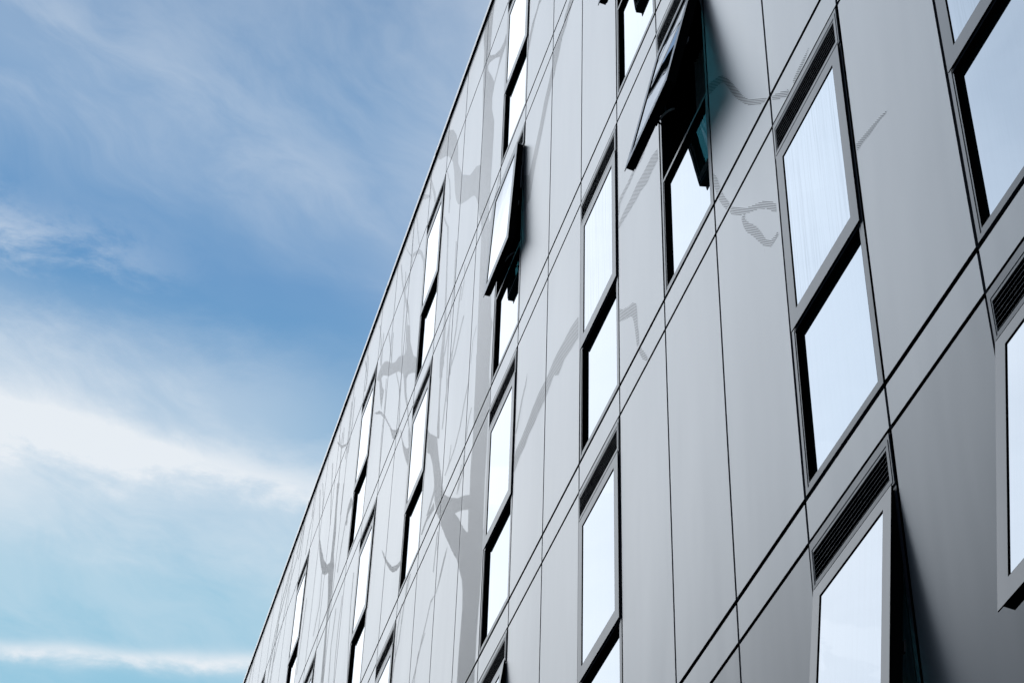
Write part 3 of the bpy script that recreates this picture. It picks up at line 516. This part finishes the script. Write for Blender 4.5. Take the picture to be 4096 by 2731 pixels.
# ---- cladding panels
def project(X, Z):
    q = M.inverted() @ Vector((X, 0, Z))
    if q.z >= -.1: return None
    s = cam.lens/36.0
    return (q.x/-q.z*s, q.y/-q.z*s)
def visible_area(x0, x1, z0, z1):
    n = 0; P = []
    for i in range(5):
        for j in range(5):
            p = project(x0+(x1-x0)*i/4, z0+(z1-z0)*j/4)
            if p and abs(p[0]) < .5 and abs(p[1]) < .3335: n += 1
    c = [project(a, b_) for a, b_ in ((x0, z0), (x1, z0), (x1, z1), (x0, z1))]
    if None in c: return 0
    ar = abs(sum(c[i][0]*c[(i+1) % 4][1]-c[(i+1) % 4][0]*c[i][1] for i in range(4)))/2
    return ar*n/25
PANELS = []     # kind, x0, x1, z0, z1, z1 at the left end
for zb, wins in STOREYS.items():
    for k in range(K0, K1):
        if k not in wins: PANELS.append(('facade_panel', -(k+1)*W, -k*W, zb, zb+HW, None))
        if zb+HW < 5: PANELS.append(('spandrel_panel', -(k+1)*W, -k*W, zb+HW, zb+PITCH, None))
for k in range(K0, K1):
    PANELS.append(('spandrel_panel', -(k+1)*W, -k*W, -9.0-SP, -9.0, None))
    PANELS.append(('facade_panel', -(k+1)*W, -k*W, -12.0, -9.0-SP, None))
    PANELS.append(('plinth_panel', -(k+1)*W, -k*W, GND+.15, -12.0, None))
    xr, xl = -k*W, -(k+1)*W
    PANELS.append(('parapet_panel', xl, xr, 3.0+HW, roof_z(xr), roof_z(xl)))
def panel_geo(mb, x0, x1, z0, z1, zl):
    # the joint at sill level is wider than the one at window-head level
    gb = .018 if abs(z0/3.0 - round(z0/3.0)) < .01 else .015
    gt = .018 if abs(z1/3.0 - round(z1/3.0)) < .01 else .015
    a, b_, c, d_ = x0+G, x1-G, z0+gb, z1-(gt if zl is None else 0)
    dl = (zl if zl is not None else d_)
    yb = .022
    mb.quad([(a,0,c),(b_,0,c),(b_,0,d_),(a,0,dl)], MAT['panel_lower' if z1 < -6.1 else 'panel'])
    mb.quad([(b_,0,c),(b_,yb,c),(b_,yb,d_),(b_,0,d_)], MAT['edge'])
    mb.quad([(a,yb,c),(a,0,c),(a,0,dl),(a,yb,dl)], MAT['edge'])
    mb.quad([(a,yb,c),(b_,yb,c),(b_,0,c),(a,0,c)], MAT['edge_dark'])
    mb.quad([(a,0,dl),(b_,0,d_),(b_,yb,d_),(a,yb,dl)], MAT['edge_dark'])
    stripes(mb, x0+G, x1-G, z0+G, (z1 if zl is None else max(z1, zl))-G)
scored = {}
for p in PANELS:
    scored.setdefault(p[0], []).append((visible_area(*p[1:5]), p))
for kind, L in scored.items():
    L.sort(key=lambda t: -t[0])
    rest = MB(); nr = 0
    for i, (ar, p) in enumerate(L):
        if i < 96 and ar > 0:
            mb = MB(); panel_geo(mb, *p[1:])
            o = mb.build(kind, building)
            o.location = -BO
        else:
            panel_geo(rest, *p[1:]); nr += 1
    if nr:
        o = rest.build(kind, building, kind='stuff'); o.location = -BO

# ---- solid wall behind the cladding, with window openings
wall = MB()
XL, XR = -K1*W, -K0*W
DB = 1.0
mem = MAT['membrane']
wall.box(XL, XR, .034, DB, GND, -9.0+G, mem)
for zb, wins in STOREYS.items():
    edges = []
    cur = XR
    for k in sorted(wins):
        edges.append((-k*W-.004, cur)); cur = -(k+1)*W+.004
    edges.append((XL, cur))
    for a, b_ in edges:
        if b_-a > .01: wall.box(a, b_, .034, DB, zb+G, zb+HW-G, mem)
    if zb < 3: wall.box(XL, XR, .034, DB, zb+HW-G, zb+PITCH+G, mem)
wall.box(XL, XR, .034, DB, 3+HW-G, 6.12, mem)
o = wall.build('wall', building); o.location = -BO
core = MB()
core.box(XL, XR, DB+.003, 11.0, GND, 6.1, MAT['render'], front=MAT['room'])
core.box(XL-.02, XL-.001, .0, 11.0, GND, 6.1, MAT['render'])
core.box(XR+.001, XR+.02, .0, 11.0, GND, 5.9, MAT['render'])
o = core.build('outer_wall', building); o.location = -BO
# sloping parapet and its coping
cp = MB()
n = K1-K0
xa, xb = XL-.03, XR+.03
za, zb_ = roof_z(xa), roof_z(xb)
def slab(mb, y0, y1, h0, h1, m, under=None, front=None):
    P = [(xa,y0,za+h0),(xb,y0,zb_+h0),(xb,y1,zb_+h0),(xa,y1,za+h0),(xa,y0,za+h1),(xb,y0,zb_+h1),(xb,y1,zb_+h1),(xa,y1,za+h1)]
    for q, mm in (((0,1,5,4), front or m), ((1,2,6,5), m), ((2,3,7,6), m), ((3,0,4,7), m), ((0,3,2,1), under or m), ((4,5,6,7), m)):
        mb.quad([P[k] for k in q], mm)
slab(cp, -.025, .35, .0, .085, MAT['coping'], under=MAT['black'])
for i in range(K0, K1, 3):
    X = -i*W + .3
    for dx in (0,):
        zz = roof_z(X)
        cp.box(X-.004, X+.004, -.0265, -.0252, zz+.001, zz+.084, MAT['black'])
        cp.box(X-.030, X+.030, -.0275, -.0266, zz+.004, zz+.081, MAT['coping'])
o = cp.build('coping', building); o.location = -BO
pw = MB()
P = [(XL,.034,6.13),(XR,.034,6.13),(XR,.034,roof_z(XR)-.002),(XL,.034,roof_z(XL)-.002)]
Q = [(a, .32, c) for a, _, c in P]
pw.quad(P, mem); pw.quad(Q[::-1], MAT['render'])
for i in range(4):
    j = (i+1) % 4; pw.quad([P[j], P[i], Q[i], Q[j]], MAT['render'])
o = pw.build('parapet', building); o.location = -BO

# ---- windows (local frame: x 0..W from the left joint, z 0..HW from the sill joint, -y outwards)
A, AD, BK = MAT['alu'], MAT['alu_dark'], MAT['black']
def window_frame():
    mb = MB()
    x0, x1, z0, z1 = .013, W-.013, .020, HW-.014
    # jambs and sill, dark inside
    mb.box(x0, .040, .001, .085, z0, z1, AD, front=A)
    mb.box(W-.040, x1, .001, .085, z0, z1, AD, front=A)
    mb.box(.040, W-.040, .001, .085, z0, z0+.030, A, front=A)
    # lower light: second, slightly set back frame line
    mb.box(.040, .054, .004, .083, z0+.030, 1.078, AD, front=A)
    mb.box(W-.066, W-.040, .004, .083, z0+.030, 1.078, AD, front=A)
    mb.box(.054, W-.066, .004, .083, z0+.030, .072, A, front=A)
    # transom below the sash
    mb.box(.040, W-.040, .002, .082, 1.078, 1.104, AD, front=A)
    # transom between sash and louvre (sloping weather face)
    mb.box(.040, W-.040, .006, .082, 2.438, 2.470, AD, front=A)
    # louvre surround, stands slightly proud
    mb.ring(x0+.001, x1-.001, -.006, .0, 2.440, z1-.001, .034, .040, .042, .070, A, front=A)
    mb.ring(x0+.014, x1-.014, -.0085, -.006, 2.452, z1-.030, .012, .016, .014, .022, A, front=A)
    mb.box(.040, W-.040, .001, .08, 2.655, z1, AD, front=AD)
    return mb
def reveal_mesh():
    mb = MB()      # black liner of the deep lower light
    x0, x1, z0, z1 = .0545, W-.0665, .0725, 1.0775
    t = .004
    mb.box(x0, x0+t, .005, .060, z0, z1, BK); mb.box(x1-t, x1, .005, .060, z0, z1, BK)
    mb.box(x0+t, x1-t, .005, .060, z1-t, z1, BK); mb.box(x0+t, x1-t, .0075, .060, z0, z0+t, BK)
    return mb
def lower_pane():
    mb = MB(); mb.box(.0585, W-.0705, .030, .036, .0765, 1.0735, MAT['clear'], front=MAT['glass']); return mb
def louvre_mesh():
    mb = MB()
    mb.box(.046, W-.052, .070, .078, 2.470, 2.655, MAT['black'])
    nb = 6; zz0, zz1 = 2.492, 2.652
    st = (zz1-zz0)/nb
    for i in range(nb):
        z = zz0 + st*i
        # sloping blade: low at the front, high at the back, thin bright lip
        x0, x1 = .047, W-.053
        t = .0017
        P = [(x0,-.004,z),(x1,-.004,z),(x1,.055,z+st*1.25),(x0,.055,z+st*1.25)]
        mb.quad(P[::-1], MAT['louvre']); mb.quad([(a,b_,c+t) for a,b_,c in P], MAT['louvre'])
        mb.quad([P[0], P[1], (x1,-.004,z+t), (x0,-.004,z+t)], MAT['lip'])
    return mb
LS = 1.345
def sash_mesh(opened):
    # local to the hinge line: z from -LS to 0, y 0 = face of the building
    mb = MB()
    x0, x1 = .030, W-.030
    f, fd = -.011, -.005
    # outer cover frame, mitred look by butting; dark edges
    mb.ring(x0, x1, f, fd, -LS, 0, .085, .085, .100, .078, A, front=A, sides=BK)
    # mitre lines at the corners
    # rebate and body
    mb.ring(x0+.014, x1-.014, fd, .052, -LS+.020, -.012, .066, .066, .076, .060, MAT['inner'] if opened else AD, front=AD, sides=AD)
    # gasket round the pane
    mb.ring(x0+.0851, x1-.0851, f+.0015, .012, -LS+.1001, -.0781, .004, .004, .004, .004, BK)
    if opened:
        # inner bead and lock plates
        mb.ring(x0+.026, x1-.026, .052, .060, -LS+.034, -.030, .030, .030, .036, .030, MAT['inner'], front=AD, sides=AD)
    return mb
def sash_pane():
    mb = MB(); mb.box(.030+.087, W-.030-.087, -.0055, .001, -LS+.102, -.080, MAT['clear'], front=MAT['glass']); return mb
def curtain_mesh(z0, z1, y=.12, amp=.016, seed=0, x0=.07, x1=None):
    rnd = random.Random(seed)
    x1 = x1 if x1 is not None else W-.07
    mb = MB(); n = 150; pts = []
    ph = 0
    for i in range(n+1):
        X = x0 + (x1-x0)*i/n
        ph += .55 + .35*rnd.random()
        pts.append((X, y + amp*math.sin(ph) + .004*math.sin(ph*2.3)))
    for i in range(n):
        (a, ya), (c, yc) = pts[i], pts[i+1]
        mb.quad([(a,ya,z0),(c,yc,z0),(c,yc,z1),(a,ya,z1)], MAT['curtain'])
        mb.quad([(c,yc+.002,z0),(a,ya+.002,z0),(a,ya+.002,z1),(c,yc+.002,z1)], MAT['curtain'])
    return mb
def link_child(mesh, name, parent, loc=(0, 0, 0), rx=0.0):
    o = bpy.data.objects.new(name, mesh); COL.objects.link(o); o.parent = parent
    o.location = loc; o.rotation_euler = (rx, 0, 0); return o
def mesh_of(mb, name, bevel=0):
    o = mb.build(name); me = o.data
    bpy.data.objects.remove(o); return me
PR = {
    'frame': mesh_of(window_frame(), 'window'), 'reveal': mesh_of(reveal_mesh(), 'reveal'),
    'pane': mesh_of(lower_pane(), 'pane'), 'louvre': mesh_of(louvre_mesh(), 'louvre'),
    'sash': mesh_of(sash_mesh(False), 'sash'), 'sash_open': mesh_of(sash_mesh(True), 'sash_open'),
    'spane': mesh_of(sash_pane(), 'sash_pane'),
}
def stay_parts(side, th):
    # friction stays: tracks on the sash, link arms to the jamb; each piece a mesh of its own
    X = .052 if side < 0 else W-.052
    T = Matrix.Rotation(-th, 4, 'X')
    out = []
    for (za_, zb2) in ((-.10, -.02), (-.34, -.14), (-.86, -.80)):
        mb = MB(); mb.box(X-.011, X+.011, .060, .067, za_, zb2, MAT['steel'], T=T); out.append(('stay_track', mb))
    for zs, zj, r in ((-.30, -.62, .008), (-.06, -.24, .007)):
        a = T @ Vector((0, .062, zs))
        mb = MB(); mb.tube([(X, a.y, a.z), (X, .045, zj)], r, MAT['steel'], 6); out.append(('stay_arm', mb))
    return out
def handle_mesh(th):
    mb = MB(); T = Matrix.Rotation(-th, 4, 'X')
    X = W*.52; zc = -LS+.075
    mb.box(X-.028, X+.028, .060, .070, zc-.016, zc+.016, MAT['alu_dark'], T=T)
    pts = []
    for i in range(9):
        t = i/8*math.pi*.62
        pts.append((X+.02+.075*math.sin(t)*.9, .072+.055*(1-math.cos(t))*.9, zc+.004+.09*(i/8)**1.6))
    mb.tube(pts, .0085, MAT['handle'], 8, T=T)
    mb.tube([(X, .070, zc), (X-.01, .115, zc-.012), (X-.015, .135, zc-.045)], .007, MAT['alu_dark'], 6, T=T)
    return mb
MAT['handle'] = simple('handle_grey', (.30, .36, .38), .3, .2, .05, 40)

me = PR['spane'].copy(); me.materials[list(m.name for m in me.materials).index('pane_glass')] = MAT['glass_streaked']; PR['spane_streaked'] = me
for zb, wins in STOREYS.items():
    for k in wins:
        loc = (-(k+1)*W, 0, zb)
        w = bpy.data.objects.new('window', PR['frame']); COL.objects.link(w); w.parent = building
        w.location = Vector(loc) - BO
        link_child(PR['reveal'], 'reveal', w)
        link_child(PR['pane'], 'pane', w)
        link_child(PR['louvre'], 'louvre', w)
        ang = OPEN.get((zb, k), 0.0)
        th = R(ang)
        zh = 2.436
        if ang:
            w['label'] = 'window with its upper sash tilted open at the bottom'
            hy = -.056 if (zb, k) == (0.0, 7) else -.004
            sa = link_child(PR['sash_open'], 'sash', w, (0, hy, zh), -th)
            sa['label'] = 'sash hinged open outwards'
            link_child(PR['spane'], 'pane', w, (0, hy, zh), -th)
            for sd_ in (-1, 1):
                for nm, sm in stay_parts(sd_, th): o = sm.build(nm, w); o.location = (0, hy, zh)
            o = handle_mesh(th).build('handle', w, smooth=True); o.location = (0, hy, zh)
        else:
            link_child(PR['sash'], 'sash', w, (0, 0, zh))
            link_child(PR['spane_streaked' if (zb, k) in STREAKED else 'spane'], 'pane', w, (0, 0, zh))
        if (zb, k) in CURTAINS:
            o = curtain_mesh(.06, 2.43, seed=int(k*7+zb)).build('curtain', w, smooth=True)
        elif ang:
            o = curtain_mesh(.06, 2.43, y=.30, amp=.025, seed=int(k*5+zb), x0=.05, x1=W*.62).build('curtain', w, smooth=True)

# ------------------------------------------------------------------ ground
def sheet(name, x0, x1, y0, y1, z, m, nx=1, ny=1):
    mb = MB()
    for i in range(nx):
        for j in range(ny):
            a, c = x0+(x1-x0)*i/nx, x0+(x1-x0)*(i+1)/nx; p, q = y0+(y1-y0)*j/ny, y0+(y1-y0)*(j+1)/ny
            mb.quad([(a,p,z),(c,p,z),(c,q,z),(a,q,z)], m)
    o = mb.build(name); o['kind'] = 'structure'; return o
sheet('ground', -3000, 3000, -3000, 3000, GND-.004, MAT['asphalt'])
pv = MB()
pv.box(-60, 30, -4.2, -.02, GND, GND+.13, MAT['paving'])
o = pv.build('pavement', bevel=.01); o['kind'] = 'structure'

# ------------------------------------------------------------------ render settings
SC.render.engine = 'CYCLES'
SC.cycles.max_bounces = 10
SC.cycles.glossy_bounces = 6
SC.cycles.transparent_max_bounces = 16
